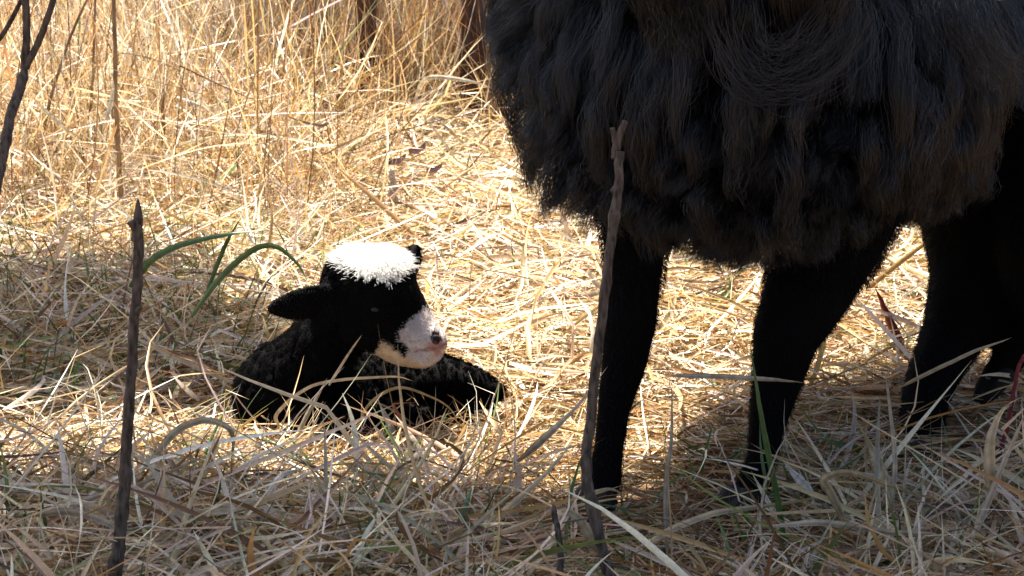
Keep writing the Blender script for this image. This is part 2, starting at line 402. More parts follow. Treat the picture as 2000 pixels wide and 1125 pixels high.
    for sgn in (-1, 1):
        bm = bmesh.new(); ellipsoid(bm, (.178+sgn*.056, 2.665, 1.02), (.012, .012, .011)); e = bpy.data.meshes.new('eye'); bm.to_mesh(e); bm.free()
        link('eye', e, root, EYE)
    set_origin(root, base)
    return root

def set_origin(root, base):
    b = Vector(base)
    for o in [root]+list(root.children):
        d = o.data
        if isinstance(d, bpy.types.Mesh):
            d.transform(__import__('mathutils').Matrix.Translation(-b))
        elif d is not None:
            a = d.attributes['position'].data; v = np.empty(len(a)*3, np.float32); a.foreach_get('vector', v)
            v = (v.reshape(-1, 3)-np.array(base, np.float32)); a.foreach_set('vector', v.ravel())
    root.location = b

def build_lamb():
    from mathutils import Matrix
    bm = bmesh.new()
    for k, c in LAMB_PARTS.items(): blobs(bm, c)
    # near ear: flat, leaf-shaped, laid back to the left; far ear: a stub beyond the poll
    e0, e1 = at(652, 575, 3.26), at(532, 602, 3.235)
    ax = Vector(e1-e0).normalized(); zz = Vector((0, -.35, 1)); zz = (zz - ax*zz.dot(ax)).normalized(); yy = zz.cross(ax)
    R = Matrix((ax, yy, zz)).transposed(); ln = np.linalg.norm(e1-e0)
    for t, w in ((.04, .020), (.14, .025), (.26, .0285), (.40, .0305), (.54, .0305), (.68, .028), (.80, .0235), (.90, .017), (.96, .011)):
        p = e0+(e1-e0)*t + np.array(zz)*(-.004*math.sin(3.1*t))
        ellipsoid(bm, p, (.013, .0085, w), R, 2)
    f0, f1 = at(796, 524, 3.33), at(811, 487, 3.34)
    blobs(bm, [(f0, .015), ((f0+f1)/2, .0155), (f1, .009)])
    me = remeshed(bm, 0.0045, 4, 'lamb')
    face = LAMB_PARTS['face']; skull = LAMB_PARTS['skull']
    A, B = face[0][0], face[-1][0]; ax_f = unit((B-A)[None])[0]; Lf = np.linalg.norm(B-A)
    poll = (skull[0][0]*.5+skull[1][0]*.5)
    pw = unit((at(730, 470, 3.27)-poll)[None])[0]
    def tint(v, hair=False):
        c = np.tile((0.0032, 0.0030, 0.0031), (len(v), 1))
        nz = 0.006*np.sin(v[:, 0]*310)*np.sin(v[:, 2]*270+v[:, 1]*120)
        t = ((v-A)@ax_f)/Lf
        jaw_line = (v-A)@unit(np.cross(ax_f, np.array((0, -1., 0)))[None])[0]
        head = (seg_dist(v, face) < .014) | (seg_dist(v, LAMB_PARTS['jaw']) < .012) | (seg_dist(v, skull) < .014)
        # white muzzle with a blaze up the bridge, cream jaw underside
        q = project(v)  # used only to read where the patch sits on the head
        lift = v[:, 2]-(A[2]+(B[2]-A[2])*t)
        white = head & (t+nz*7 > .66) & ((lift > -.0125+nz*.8) | (t+nz*5 > .86))
        c[white] = (.58, .52, .49)
        jaw = head & (seg_dist(v, LAMB_PARTS['jaw'][1:]) < .012) & (lift < -.027+nz*.7) & (t > .25)
        c[jaw] = (.60, .46, .30)
        pk = np.linalg.norm(v-at(852, 680, 3.20), axis=1); pink = head & (pk < .0158+nz*.6)
        c[pink] = (.50, .27, .24)
        nos = at(858, 652, 3.205); nd = np.linalg.norm((v-nos), axis=1)
        c[head & (nd < .0125)] = (.02, .012, .012)
        mouth = at(850, 680, 3.205); c[head & (np.abs(v[:, 2]-mouth[2]-.2*(v[:, 0]-mouth[0])) < .0017) & (t > .93)] = (.33, .17, .15)
        cap = (seg_dist(v, skull) < .02) & (((v-poll)@pw) + nz + .25*nz > .0265+.012*np.clip((v[:, 0]-at(760, 500, 3.27)[0])/.03, 0, 1)) & (v[:, 0] < at(806, 500, 3.27)[0])
        c[cap] = (.82, .80, .76)
        return c
    paint(me, tint)
    base = np.append(at(690, 800, 3.36)[:2], 0.0)
    root = link('lamb', me, None, SKIN)
    tag(root, 'newborn black lamb with white poll and muzzle lying in the straw', 'lamb')
    N = 60000
    def w(p):
        return np.where(seg_dist(p, LAMB_PARTS['skull']) < .02, 1.9, 1.0)*np.where(seg_dist(p, LAMB_PARTS['face'][1:]) < .01, 1.7, 1.0)
    r, n = scatter(me, N, w)
    t = tint(r+rng.normal(0, .0028, r.shape)); capm = t[:, 0] > .75; earm = np.linalg.norm(r-(at(590, 588, 3.245)), axis=1) < .055; muz = (t[:, 0] > .2) & ~capm
    facem = (seg_dist(r, face) < .012) | (seg_dist(r, LAMB_PARTS['jaw']) < .012)
    L = np.where(capm, rng.uniform(.005, .017, N), np.where(facem | earm, rng.uniform(.003, .006, N), rng.uniform(.007, .013, N)))
    dirn = np.where(facem[:, None], -ax_f[None]*.9, np.array((0, 0, -1.0))[None])
    capdir = unit(r-poll)*np.array((1, .7, .1)) + np.array((.05, -.3, -.45))
    dirn = np.where(capm[:, None], capdir, dirn)
    comb = unit(dirn + rng.normal(0, .25, (N, 3)))
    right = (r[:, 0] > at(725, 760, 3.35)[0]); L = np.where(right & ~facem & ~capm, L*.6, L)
    tt = t*np.where(t[:, 0:1] > .2, rng.uniform(.86, 1.1, (N, 1)), rng.uniform(.6, 1.35, (N, 1)))*np.where(right & ~facem & ~capm, .3, np.where(~facem & ~capm & (t[:, 0] < .05), 2.4, 1))[:, None]; tt = np.clip(tt*np.where((t[:, 0:1] < .05), rng.uniform(.6, 1.5, (N, 1)), 1), 0, .86)  # flank wool darkened for its shade, chest and neck wool lightened for sheen
    fur('white_wool', root, r[capm], n[capm], L[capm], comb[capm], K=6, lift=.7, droop=1, guides=900, clump=.25, wave=.003, freq=1.1, frizz=.0022,
        rad=.0003, tint=tt[capm], mat=WHITE_WOOL)
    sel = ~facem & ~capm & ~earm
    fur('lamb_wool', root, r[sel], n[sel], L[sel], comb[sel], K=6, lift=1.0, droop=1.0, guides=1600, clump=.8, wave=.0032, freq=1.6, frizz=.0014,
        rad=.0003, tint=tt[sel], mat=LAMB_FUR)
    sel = (facem | earm) & ~capm
    fur('face_hair', root, r[sel], n[sel], L[sel], comb[sel], K=4, lift=.35, droop=1.0, guides=2000, clump=.3, wave=.0005, frizz=.0005,
        rad=.00025, tint=tt[sel], mat=DARK_FUR)
    # closed eye with a lid fold
    ec = at(727, 606, 3.205); hit = me_hit(me, ec)
    bm = bmesh.new(); ellipsoid(bm, hit, (.007, .003, .0035)); e = bpy.data.meshes.new('eye'); bm.to_mesh(e); bm.free()
    link('eye', e, root, EYE)
    nh = me_hit(me, at(854, 656, 3.15)); bm = bmesh.new(); ellipsoid(bm, nh, (.0065, .003, .0075)); e = bpy.data.meshes.new('nostril'); bm.to_mesh(e); bm.free()
    link('nostril', e, root, HORN)
    set_origin(root, base)
    return root
def me_hit(me, p):
    v, t, vn = mesh_arrays(me); d = unit((p-np.array((0, 0, CAM_H)))[None])[0]
    w = v-np.array((0, 0, CAM_H)); along = w@d; perp = np.linalg.norm(w-along[:, None]*d, axis=1)
    i = np.where(perp < .007)[0]
    if not len(i): return p
    return v[i[np.argmin(along[i])]]

ewe = build_ewe()
lamb = build_lamb()

# ------------------------------------------------------------------ grass and straw
KEEP_OUT = [c for c in EWE_LEGS] + list(LAMB_PARTS.values())
def ribbons(base, d0, L, W, bend, segs=6, kink=None, kink_at=None, tint=None, floor=0.004, avoid=True, twist=1.0, fold=0.25):
    """strip blades: (verts, quads, colours); three vertices across give each blade a folded midrib when fold > 0"""
    N = len(base)
    d = np.repeat(d0[:, None, :], segs, 1) + bend[:, None, :]*np.linspace(0, 1, segs)[None, :, None]
    if kink is not None:
        d = d + kink[:, None, :]*(np.arange(segs)[None, :] >= kink_at[:, None])[..., None]
    d = unit(d)
    P = np.concatenate((np.zeros((N, 1, 3)), np.cumsum(d*(L/segs)[:, None, None], 1)), 1)+base[:, None, :]
    gz = ground_z(P[..., 0], P[..., 1]); fl = (floor*rng.uniform(.2, 1, N))[:, None]
    P[..., 2] = np.maximum(P[..., 2], gz+fl)
    if avoid:
        flat = P.reshape(-1, 3); near = (flat[:, 1] > 2.7) & (flat[:, 1] < 3.7) & (flat[:, 2] < .4)
        bad = np.zeros(len(flat), bool); idx = np.where(near)[0]
        for c in KEEP_OUT:
            bad[idx] |= seg_dist(flat[idx], c) < -0.006
        ok = ~bad.reshape(N, -1).any(1)
        P, d, W, tint = P[ok], d[ok], W[ok], tint[ok]; N = len(P)
    T = np.concatenate((d, d[:, -1:]), 1)
    ref = unit(rng.normal(0, 1, (N, 3)) + np.array((0, 0, .6)))[:, None, :] + rng.normal(0, 1, (N, 1, 3))*twist*np.linspace(0, .5, segs+1)[None, :, None]
    S = unit(np.cross(T, ref))
    s = np.linspace(0, 1, segs+1)
    prof = (0.55+0.9*s*(1-s)*2)*(1-s**5*0.9)
    S = S*(W[:, None]*prof[None]*0.5)[..., None]
    up = unit(np.cross(S, T))*(W[:, None]*prof[None]*fold)[..., None]
    V = np.stack((P-S, P-up, P+S), 2)           # N, segs+1, 3, 3
    k = segs+1
    b = (np.arange(N)*k*3)[:, None, None]+(np.arange(segs)*3)[None, :, None]+np.array((0, 1))[None, None, :]
    q = np.stack((b, b+1, b+4, b+3), -1).reshape(-1, 4)
    sh = (1+0.25*(s-.5))[None, :, None, None]
    C = np.clip(tint[:, None, None, :]*sh*np.ones((1, k, 3, 1)), 0, .85)
    return V.reshape(-1, 3), q, C.reshape(-1, 3)
def field(name, parts, mat, label, cat, kind='stuff'):
    off = 0; Vs, Qs, Cs = [], [], []
    for v, q, c in parts:
        Vs.append(v); Qs.append(q+off); Cs.append(c); off += len(v)
    me = mesh_np(name, np.concatenate(Vs), np.concatenate(Qs), np.concatenate(Cs))
    return tag(link(name, me, None, mat), label, cat, kind=kind)
def spots(n, y0, y1, margin=.22, power=1.0):
    """ground positions over the wedge in front of the camera, plus a margin either side"""
    y = y0+(y1-y0)*rng.random(n)**power
    hw = y*math.tan(FOV/2)*1.06+margin
    return (rng.random(n)*2-1)*hw, y
def heading(n): return rng.uniform(0, 2*math.pi, n)

def thatch(n, y0, y1, h, lmin, lmax, wmin, wmax, w, keep=None, margin=.22, segs=5, pitch=.16, power=1.0):
    x, y = spots(n, y0, y1, margin, power)
    if keep is not None:
        k = keep(x, y); x, y = x[k], y[k]
    n = len(x); a = heading(n); z = ground_z(x, y)+h*rng.random(n)**1.6
    pit = rng.normal(pitch*.6, pitch, n)
    d = np.stack((np.cos(a)*np.cos(pit), np.sin(a)*np.cos(pit), np.sin(pit)), 1)
    L = lmin+(lmax-lmin)*rng.random(n)**1.5; W = wmin+(wmax-wmin)*rng.random(n)**2
    bend = rng.normal(0, .5, (n, 3))*np.array((1, 1, .55)) + np.array((0, 0, -.25))
    kk = rng.normal(0, 1, (n, 3))*(rng.random((n, 1)) < .3)*np.array((1, 1, .4))
    return ribbons(np.stack((x, y, z), 1), d, L, W, bend, segs, kk, rng.integers(1, segs, n), palette(n, w), floor=.03)
def standing(n, y0, y1, lmin, lmax, wmin, wmax, w, keep=None, margin=.25, lean=.28, segs=6, tilt=(0, 0), curl=.5, power=1.0, clumpy=0):
    x, y = spots(n, y0, y1, margin, power)
    if clumpy:
        m = max(1, n//clumpy); cx, cy = spots(m, y0, y1, margin, power); i = rng.integers(0, m, n)
        x = cx[i]+rng.normal(0, .035, n); y = cy[i]+rng.normal(0, .035, n)
    if keep is not None:
        k = keep(x, y); x, y = x[k], y[k]
    n = len(x)
    d = unit(np.stack((rng.normal(tilt[0], lean, n), rng.normal(tilt[1], lean, n), np.ones(n)), 1))
    L = lmin+(lmax-lmin)*rng.random(n)**1.3; W = wmin+(wmax-wmin)*rng.random(n)**2
    bend = rng.normal(0, curl, (n, 3))*np.array((1, 1, .25))
    kk = rng.normal(0, 1.1, (n, 3))*(rng.random((n, 1)) < .25)*np.array((1, 1, .9))
    return ribbons(np.stack((x, y, ground_z(x, y)-.01), 1), d, L, W, bend, segs, kk, rng.integers(2, segs, n), palette(n, w))

W_GOLD = (3.4, 4, 4.2, 3, 1.0, 2.4, 4, 1.3, .2)  # brown and white weighted up to imitate dark gaps and highlights
W_PALE = (6, 3, 1.5, 1, 4, 4, 2, .5, .25)
W_FORE = (4.5, 1.6, 1.4, 1.5, 5.5, 2.6, 1.6, 1.5, 1.0)  # greyer mix that puts the tone of shade into the straw colour
W_BACK = (3, 4.2, 4.6, 3.6, .8, 1.9, 4.6, 1.6, .1)
tall_zone = lambda x, y: (y > 5.75+.3*np.sin(3*x)) | ((x < -.50-.10*np.sin(5*y)) & (y > 4.9))
low_zone = lambda x, y: ~tall_zone(x, y) | (rng.random(len(x)) < .6)
def feet(x, y):
    return ((np.abs(x-.105) < .12) & (y > 2.46) & (y < 3.1)) | ((np.abs(x-.31) < .10) & (y > 2.60) & (y < 3.1)) | ((np.abs(x-.56) < .10) & (y > 2.86) & (y < 3.3))
free = lambda x, y: ~feet(x, y)
trunk_gap = lambda x, y: ~((y < 6.0) & (y > 5.2) & ((np.abs(x+.375) < .035) | (np.abs(x+.105) < .045)))
lamb_at = lambda x, y: (np.abs(x+.21) < .22) & (np.abs(y-3.34) < .16)
field('dry_grass', [
    thatch(19000, 2.45, 3.6, .04, .05, .24, .0016, .0060, W_GOLD, free),
    thatch(7000, 2.6, 3.3, .016, .05, .18, .0016, .005, W_GOLD, lambda x, y: x > 0, pitch=.06),
    thatch(20000, 3.5, 5.9, .075, .05, .28, .002, .0075, W_GOLD, low_zone, pitch=.2),
    thatch(9000, 3.3, 6.2, .07, .06, .26, .003, .011, W_PALE, low_zone, pitch=.25),
    thatch(13000, 5.4, 9.5, .10, .08, .35, .0025, .008, W_BACK, pitch=.3),
    thatch(7000, 4.6, 8.5, .22, .1, .4, .0025, .008, W_PALE, lambda x, y: (x < -.3) | (y > 6), pitch=.45),
], STRAW, 'matted layer of golden dry grass lying over the ground', 'dry grass')
field('standing_dry_grass', [
    standing(6500, 4.9, 7.2, .14, .5, .0014, .0042, W_BACK, tall_zone, lean=.45, clumpy=7),
    standing(9500, 6.0, 10.5, .25, .7, .0018, .0048, W_BACK, lean=.32, clumpy=8, power=.9),
    standing(5200, 5.75, 6.6, .16, .5, .0014, .0038, W_BACK, lambda x, y: (x > -.62) & (x < .1) & trunk_gap(x, y), lean=.16, curl=.3, clumpy=10),
    standing(3600, 4.6, 6.3, .14, .46, .0015, .0046, W_BACK, lambda x, y: x < -.3-.1*np.sin(6*y), lean=.42, curl=.6),
    standing(2600, 3.7, 5.4, .10, .32, .0014, .005, W_GOLD, lambda x, y: x < -.28, lean=.55, curl=.9),
    standing(2600, 3.4, 5.8, .05, .2, .0014, .0045, W_GOLD, lambda x, y: ~lamb_at(x, y), lean=.8, curl=.9),
    standing(1500, 4.4, 7.5, .3, .9, .0024, .0065, W_PALE, tall_zone, lean=.5, segs=7),
    standing(1700, 4.5, 7.5, .25, .8, .002, .0042, (1, 1, 4, 5, .5, .5, 3, 4, 0), lambda x, y: (x < -.25) | (y > 6), lean=.22, curl=.25, segs=7),  # brown stalks, increased to suggest shade between the grass
    standing(4200, 5.8, 6.7, .2, .62, .0016, .0042, (1, 2, 5, 6, .3, .4, 2, 4, 0), lambda x, y: (x > -.75) & (x < .1) & trunk_gap(x, y), lean=.14, curl=.25, clumpy=12),  # dark brown stalks stand in for the shaded gaps here
    standing(2600, 3.06, 3.29, .03, .125, .0014, .0048, W_GOLD, lambda x, y: (x > -.48) & (x < .05), lean=.8, curl=1.1),
    standing(900, 3.10, 3.27, .05, .13, .0016, .005, W_GOLD, lambda x, y: (x > -.16) & (x < .04), lean=.7, curl=1.0),
], STRAW, 'tall standing dry grass behind the lamb', 'dry grass')
front = lambda x, y: ((y < 3.0+.05*np.sin(7*x)) | (rng.random(len(x)) < .25*(y < 3.2)*(x > .15))) & ~feet(x, y)
field('shaded_dry_grass', [
    thatch(7000, 2.3, 3.12, .085, .10, .34, .0022, .0085, W_FORE, front, pitch=.28, segs=6),
    standing(2200, 2.3, 3.05, .05, .17, .0015, .0065, W_FORE, front, lean=.8, curl=1.0, segs=7),
    standing(620, 2.35, 3.05, .10, .26, .004, .0115, W_FORE, front, lean=.7, curl=1.3, segs=9),
    standing(900, 2.32, 3.0, .08, .24, .0055, .0135, (5, 2, 1, 1, 5, 3, 1.5, .5, .3), front, lean=.9, curl=1.3, segs=10),
    standing(260, 2.5, 2.9, .08, .2, .003, .009, W_FORE, lambda x, y: x > .38, lean=.6, curl=1.2, segs=9),
    thatch(4200, 3.42, 4.6, .08, .1, .3, .0022, .0085, W_FORE, lambda x, y: x < -.34-.05*np.sin(9*y), pitch=.3, segs=6),
    standing(420, 3.5, 4.6, .1, .3, .003, .010, W_FORE, lambda x, y: x < -.34, lean=.75, curl=1.2, segs=8),
], STRAW, 'bleached straw tangle in the shaded foreground, coloured greyer for the shade', 'dry grass')
gr = []
for n_, y0, y1, kp in ((700, 2.3, 3.1, None), (2900, 3.38, 4.5, lambda x, y: x < -.30), (420, 3.4, 7.0, None)):
    v, q, c = standing(n_, y0, y1, .05, .2, .002, .0060, W_FORE, kp, lean=.6, curl=.9)
    nb = len(v); g = np.array((.065, .115, .026))*np.repeat(rng.uniform(.6, 1.6, (nb//21+1, 1)), 21, 0)[:nb]
    gr.append((v, q, g))
field('green_grass', gr, GREEN, 'sparse short green grass blades among the dry straw', 'grass')

# ------------------------------------------------------------------ single stems, twigs and blades
def smooth_path(pts, n):
    pts = np.asarray(pts, float); m = len(pts)
    if m == 2: return pts[0]+(pts[1]-pts[0])*np.linspace(0, 1, n)[:, None]
    tt = np.linspace(0, m-1, n); i = np.minimum(tt.astype(int), m-2); f = (tt-i)[:, None]
    pp = np.vstack((2*pts[0]-pts[1], pts, 2*pts[-1]-pts[-2])); p0, p1, p2, p3 = pp[i], pp[i+1], pp[i+2], pp[i+3]
    return 0.5*(2*p1+(p2-p0)*f+(2*p0-5*p1+4*p2-p3)*f**2+(3*p1-p0-3*p2+p3)*f**3)
def tube(path, rad, sides=8, rough=0.0):
    n = len(path); T = unit(np.gradient(path, axis=0)); ref = np.array((.3, 1, .12)); S = unit(np.cross(T, ref)); U = np.cross(S, T)
    a = np.linspace(0, 2*math.pi, sides, endpoint=False)
    R = np.asarray(rad)[:, None]*(1+rng.normal(0, rough, (n, sides)))
    V = path[:, None, :]+S[:, None, :]*(R*np.cos(a))[..., None]+U[:, None, :]*(R*np.sin(a))[..., None]
    i = np.arange(n-1)[:, None]*sides; j = np.arange(sides)[None]; k = (j+1) % sides
    q = np.stack((i+j, i+k, i+sides+k, i+sides+j), -1).reshape(-1, 4)
    V = V.reshape(-1, 3); m = len(V); V = np.vstack((V, path[0], path[-1]))
    caps = [(m, (jj+1) % sides, jj, jj) for jj in range(sides)]+[(m+1, (n-1)*sides+jj, (n-1)*sides+(jj+1) % sides, (n-1)*sides+(jj+1) % sides) for jj in range(sides)]
    return V, q, [c[:3] for c in caps]
def tube_mesh(name, runs, tint=None):
    V, Fq = [], []; off = 0
    for path, rad, sides, rough in runs:
        v, q, caps = tube(np.asarray(path), rad, sides, rough)
        V += [tuple(x) for x in v]; Fq += [tuple(int(a)+off for a in f) for f in q]+[tuple(int(a)+off for a in f) for f in caps]; off += len(v)
    me = bpy.data.meshes.new(name); me.from_pydata(V, [], Fq); me.polygons.foreach_set('use_smooth', np.full(len(me.polygons), True))
    if tint is not None:
        a = me.attributes.new('tint', 'FLOAT_COLOR', 'POINT'); a.data.foreach_set('color', np.tile((*tint, 1.0), len(V)).astype(np.float32))
    me.update(); return me
def place(name, me, mat, label, cat, group=None, base=None):
    o = link(name, me, None, mat)
    if base is not None:
        b = Vector(base); me.transform(__import__('mathutils').Matrix.Translation(-b)); o.location = b
    return tag(o, label, cat, group)
def lift_path(pix, Y0, Y1):
    """pixels along a stem, its depth running from Y0 at the foot to Y1 at the tip"""
    n = len(pix); return np.array([at(a, b, Y0+(Y1-Y0)*i/max(1, n-1)) for i, (a, b) in enumerate(pix)])
def px_m(Y): return Y*1.03/F

# woody twigs
def twig(pix, Y0, Y1, w0, w1, label, nodes=9, extra=None, tip=.8, mat=None, name='twig', cat='twig', rough=.05):
    p = smooth_path(lift_path(pix, Y0, Y1), 60); s = np.linspace(0, 1, 60)
    r = (w0+(w1-w0)*s)*.5*px_m((Y0+Y1)/2)
    for k in range(nodes):
        c = random.random(); r = r*(1+random.uniform(.12, .3)*np.exp(-((s-c)/.009)**2))
    r = r*(1-tip*s**45)
    p = p+np.cumsum(rng.normal(0, .00045, p.shape), 0)
    runs = [(p, r, 9, rough)]
    for e in (extra or []):
        q = smooth_path(lift_path(e[0], e[1], e[2]), 24); q_r = np.linspace(e[3], e[4], 24)*.5*px_m(e[1]); runs.append((q, q_r, 8, rough))
    o = place(name, tube_mesh(name, runs), mat or BARK, label, cat, None, p[0])
    return o
twig([(212, 1262), (226, 1110), (236, 980), (246, 820), (254, 660), (262, 520), (260, 382)], 2.5, 2.56, 28, 17,
     'dark upright twig with a bare pointed tip left of the lamb', 12,
     [([(262, 612), (275, 600)], 2.54, 2.535, 16, 9), ([(264, 470), (268, 450), (258, 430)], 2.55, 2.55, 20, 24)])
twig([(1205, 1240), (1186, 1125), (1160, 1010), (1142, 915), (1150, 800), (1166, 660), (1182, 500), (1196, 380), (1204, 290)], 2.52, 2.62, 24, 18,
     'slender brown twig with a forked bud tip in front of the ewe', 14, tip=0, extra=
     [([(1203, 310), (1205, 280), (1211, 260), (1222, 236)], 2.619, 2.62, 20, 11), ([(1205, 292), (1200, 270), (1196, 250)], 2.62, 2.618, 14, 10), ([(1196, 375), (1208, 358)], 2.61, 2.607, 12, 8)])
twig([(-75, 1250), (-60, 700), (-20, 420), (12, 262), (48, 132)], 2.52, 2.7, 26, 20, 'dark forked stem leaning in at the upper left corner', 6,
     [([(48, 135), (52, 60), (46, -60)], 2.7, 2.7, 17, 14), ([(50, 132), (80, 70), (118, -40)], 2.7, 2.69, 15, 12), ([(-30, 110), (10, 60), (52, -20)], 2.72, 2.71, 11, 9)])
twig([(1092, 1252), (1092, 1120), (1084, 990)], 2.52, 2.58, 17, 12, 'short dark broken twig standing left of the forked bud twig', 5)
twig([(1322, 1010), (1390, 935), (1446, 888)], 3.0, 3.08, 13, 9, 'thin grey twig leaning against the foot of the second foreleg', 4)
twig([(112, 420), (78, 340), (96, 230), (140, 80), (204, -60)], 4.9, 4.9, 8, 5, 'long thin brown stem among the standing grass at left', 4, mat=DRYSTALK)
twig([(165, 330), (180, 150), (186, -50)], 5.2, 5.2, 7, 4, 'thin upright brown stem beside a kinked one at upper left', 3, mat=DRYSTALK)
twig([(238, 420), (233, 300), (228, 120), (228, -50)], 4.7, 4.6, 11, 7, 'pale straight weed stalk rising behind the bare-tipped dark twig', 5, mat=DRYSTALK)
twig([(1938, 960), (1962, 850), (1980, 730), (1990, 690)], 2.92, 2.95, 10, 7, 'thin crimson stem at the far right edge', 3,
     mat=noise_material('crimson_stem', (.09, .012, .016), (.20, .025, .03), 80))
twig([(772, 402), (767, 355), (764, 325)], 4.72, 4.72, 20, 14, 'pale broken stub standing in the trampled straw behind the lamb', 2,
     mat=noise_material('bleached_wood', (.35, .28, .2), (.62, .52, .4), 50))
twig([(840, 1128), (960, 1090), (1090, 1052)], 2.66, 2.62, 18, 8, 'long pinkish brown stalk slanting along the bottom edge', 3,
     mat=noise_material('pink_stalk', (.22, .11, .085), (.36, .2, .16), 70))
for x, y, w, l in ((775, 322, 44, 'small dark curled dead leaf on top of the pale stub'), (848, 338, 38, 'dark folded dead leaf right of the pale stub'),
                   (815, 300, 40, 'dark purplish dead leaf in the bright trampled straw')):
    Y = ground_depth(y+95)
    c = at(x, y, Y); k = w*px_m(Y)*.5; bm = bmesh.new(); bmesh.ops.create_grid(bm, x_segments=6, y_segments=4, size=1)
    for v in bm.verts:
        u, t = v.co.x, v.co.y; wd = (1-u*u)**.5*.5 if abs(u) < 1 else .05
        v.co = Vector(c)+Vector((u*k*.8, t*wd*k+u*.3*k, k*(.5*t*t+.35*u*u*random.uniform(.6, 1.4)+.2*u)))
    me = bpy.data.meshes.new('dead_leaf'); bm.to_mesh(me); bm.free()
    bmv = np.tile((.05, .025, .03, 1.0), len(me.vertices)).astype(np.float32); me.attributes.new('tint', 'FLOAT_COLOR', 'POINT').data.foreach_set('color', bmv)
    place('dead_leaf', me, STRAW, l, 'leaf', None, c)

# grass stems and blades that stand out singly
PALE, WHITE, GOLD, GREY, BROWN, GRN = (.5, .4, .24), (.72, .64, .49), (.46, .31, .13), (.47, .395, .285), (.26, .15, .07), (.075, .145, .034)
def blade(pix, Y0, Y1, w, tint, label, name='straw_stem', cat='straw', taper=.2, fold=.09, face=None):
    n = 34; p = smooth_path(lift_path(pix, Y0, Y1), n); s = np.linspace(0, 1, n); k_ = px_m((Y0+Y1)/2)
    wob = np.cumsum(rng.normal(0, .13, (n, 3)), 0); wob -= wob.mean(0); p = p+wob*w*k_*.18
    T = unit(np.gradient(p, axis=0)); view = unit(p-np.array((0, 0, CAM_H)))
    S0 = unit(np.cross(T, view)); N0 = unit(np.cross(S0, T))
    tw = rng.uniform(-.4, .4)+rng.choice((-1, 1))*rng.uniform(.8, 2.0)*(s-.35)+.2*np.sin(rng.uniform(0, 6)+rng.uniform(4, 8)*s)
    S = S0*np.cos(tw)[:, None]+N0*np.sin(tw)[:, None]; up = unit(np.cross(S, T))
    lump = 1+.07*np.sin(rng.uniform(0, 6)+rng.uniform(4, 8)*s)+rng.normal(0, .02, n)
    wd = (w*k_*.5)*(np.minimum(1, .5+3*s))*(1-(1-taper)*s**2.5)*(1-.85*s**14)*lump
    V = np.stack((p-S*wd[:, None], p-S*wd[:, None]*.35-up*(wd*fold*2)[:, None], p+S*wd[:, None]*.35-up*(wd*fold*2.2)[:, None], p+S*wd[:, None], p+up*(wd*.05)[:, None]), 1).reshape(-1, 3)
    i = np.arange(n-1)[:, None]*5; j = np.arange(5)[None]; k = (j+1) % 5
    q = np.stack((i+j, i+k, i+5+k, i+5+j), -1).reshape(-1, 4)
    rib = np.tile(np.array((1.2, .72, 1.15, .8, .9)), n)[:, None]
    c = np.clip(np.array(tint)[None]*np.repeat(.8+.4*rng.random((n, 1)), 5, 0)*rib, 0, .85)
    me = mesh_np(name, V, q, c, smooth=False); return place(name, me, GREEN if tint is GRN else STRAW, label, cat, None, p[0])
def stem(pix, w, tint, label, Y0=None, Y1=None, **kw):
    Y0 = Y0 or ground_depth(pix[0][1]+42); Y1 = Y1 or Y0
    return blade(pix, Y0, Y1, w, tint, label, **kw)
stem([(1766, 690), (1738, 625), (1708, 562)], 20, (.24, .035, .024), 'reddish brown curled dead leaf standing between the ewe legs', 3.56, 3.58, fold=.3, name='dead_leaf', cat='leaf')
g = dict(name='grass_blade', cat='grass blade')
stem([(255, 560), (300, 505), (380, 470), (522, 449)], 16, GRN, 'broad green blade slanting up right behind the bare-tipped twig', 3.5, 3.45, **g)
stem([(375, 620), (430, 545), (490, 492), (535, 480), (575, 510), (602, 548)], 14, GRN, 'long green blade arching over towards the lamb ear', 3.48, 3.36, **g)
stem([(395, 590), (440, 480), (476, 418)], 9, GRN, 'short upright green blade between two arching green ones', 3.6, 3.6, **g)
stem([(1538, 1090), (1515, 960), (1490, 830), (1462, 650)], 15, GRN, 'tall green blade crossing the second foreleg of the ewe', 2.72, 2.74, taper=.1, **g)
stem([(388, 1110), (415, 1010), (442, 900)], 17, GRN, 'wide green blade in the shaded straw below the lamb', 2.72, 2.76, **g)
stem([(885, 1110), (905, 1010), (922, 950)], 20, GRN, 'stout green blade low in the middle of the foreground', 2.7, 2.74, **g)
stem([(1700, 880), (1650, 872), (1592, 852)], 16, GRN, 'small flat green leaf between the ewe legs', 3.05, 3.03, **g)
stem([(1690, 850), (1640, 846), (1596, 846)], 8, WHITE, 'little white leaf edge above the flat green leaf', 3.07, 3.05, **g)
stem([(0, 770), (60, 778), (110, 790)], 15, GRN, 'green blade lying flat at the left edge', 3.4, 3.4, **g)
stem([(545, 835), (543, 806), (615, 752), (760, 735), (808, 743)], 8, GREY, 'long grey stem arched across the chest of the lamb', 3.16, 3.13)
stem([(560, 900), (590, 830), (640, 738)], 12, GREY, 'stout grey stem leaning in front of the lamb chest', 3.12, 3.14)
stem([(642, 752), (675, 700), (707, 655)], 6, GREY, 'thin dark stem with a pink tip before the lamb neck', 3.13, 3.12)
stem([(690, 850), (720, 790), (775, 758), (830, 770), (882, 800), (900, 850)], 6, GOLD, 'golden stem bowed over the lamb foreleg', 3.18, 3.17)
stem([(772, 850), (752, 810), (738, 780)], 12, WHITE, 'short bright straw leaning on the lamb side', 3.2, 3.2)
stem([(790, 830), (770, 795), (775, 788), (820, 786)], 6, (.42, .15, .07), 'bent reddish straw tip over the lamb side', 3.19, 3.19)
stem([(940, 920), (905, 888), (868, 856)], 22, WHITE, 'brightest broad straw below the lamb haunch', 3.1, 3.12)
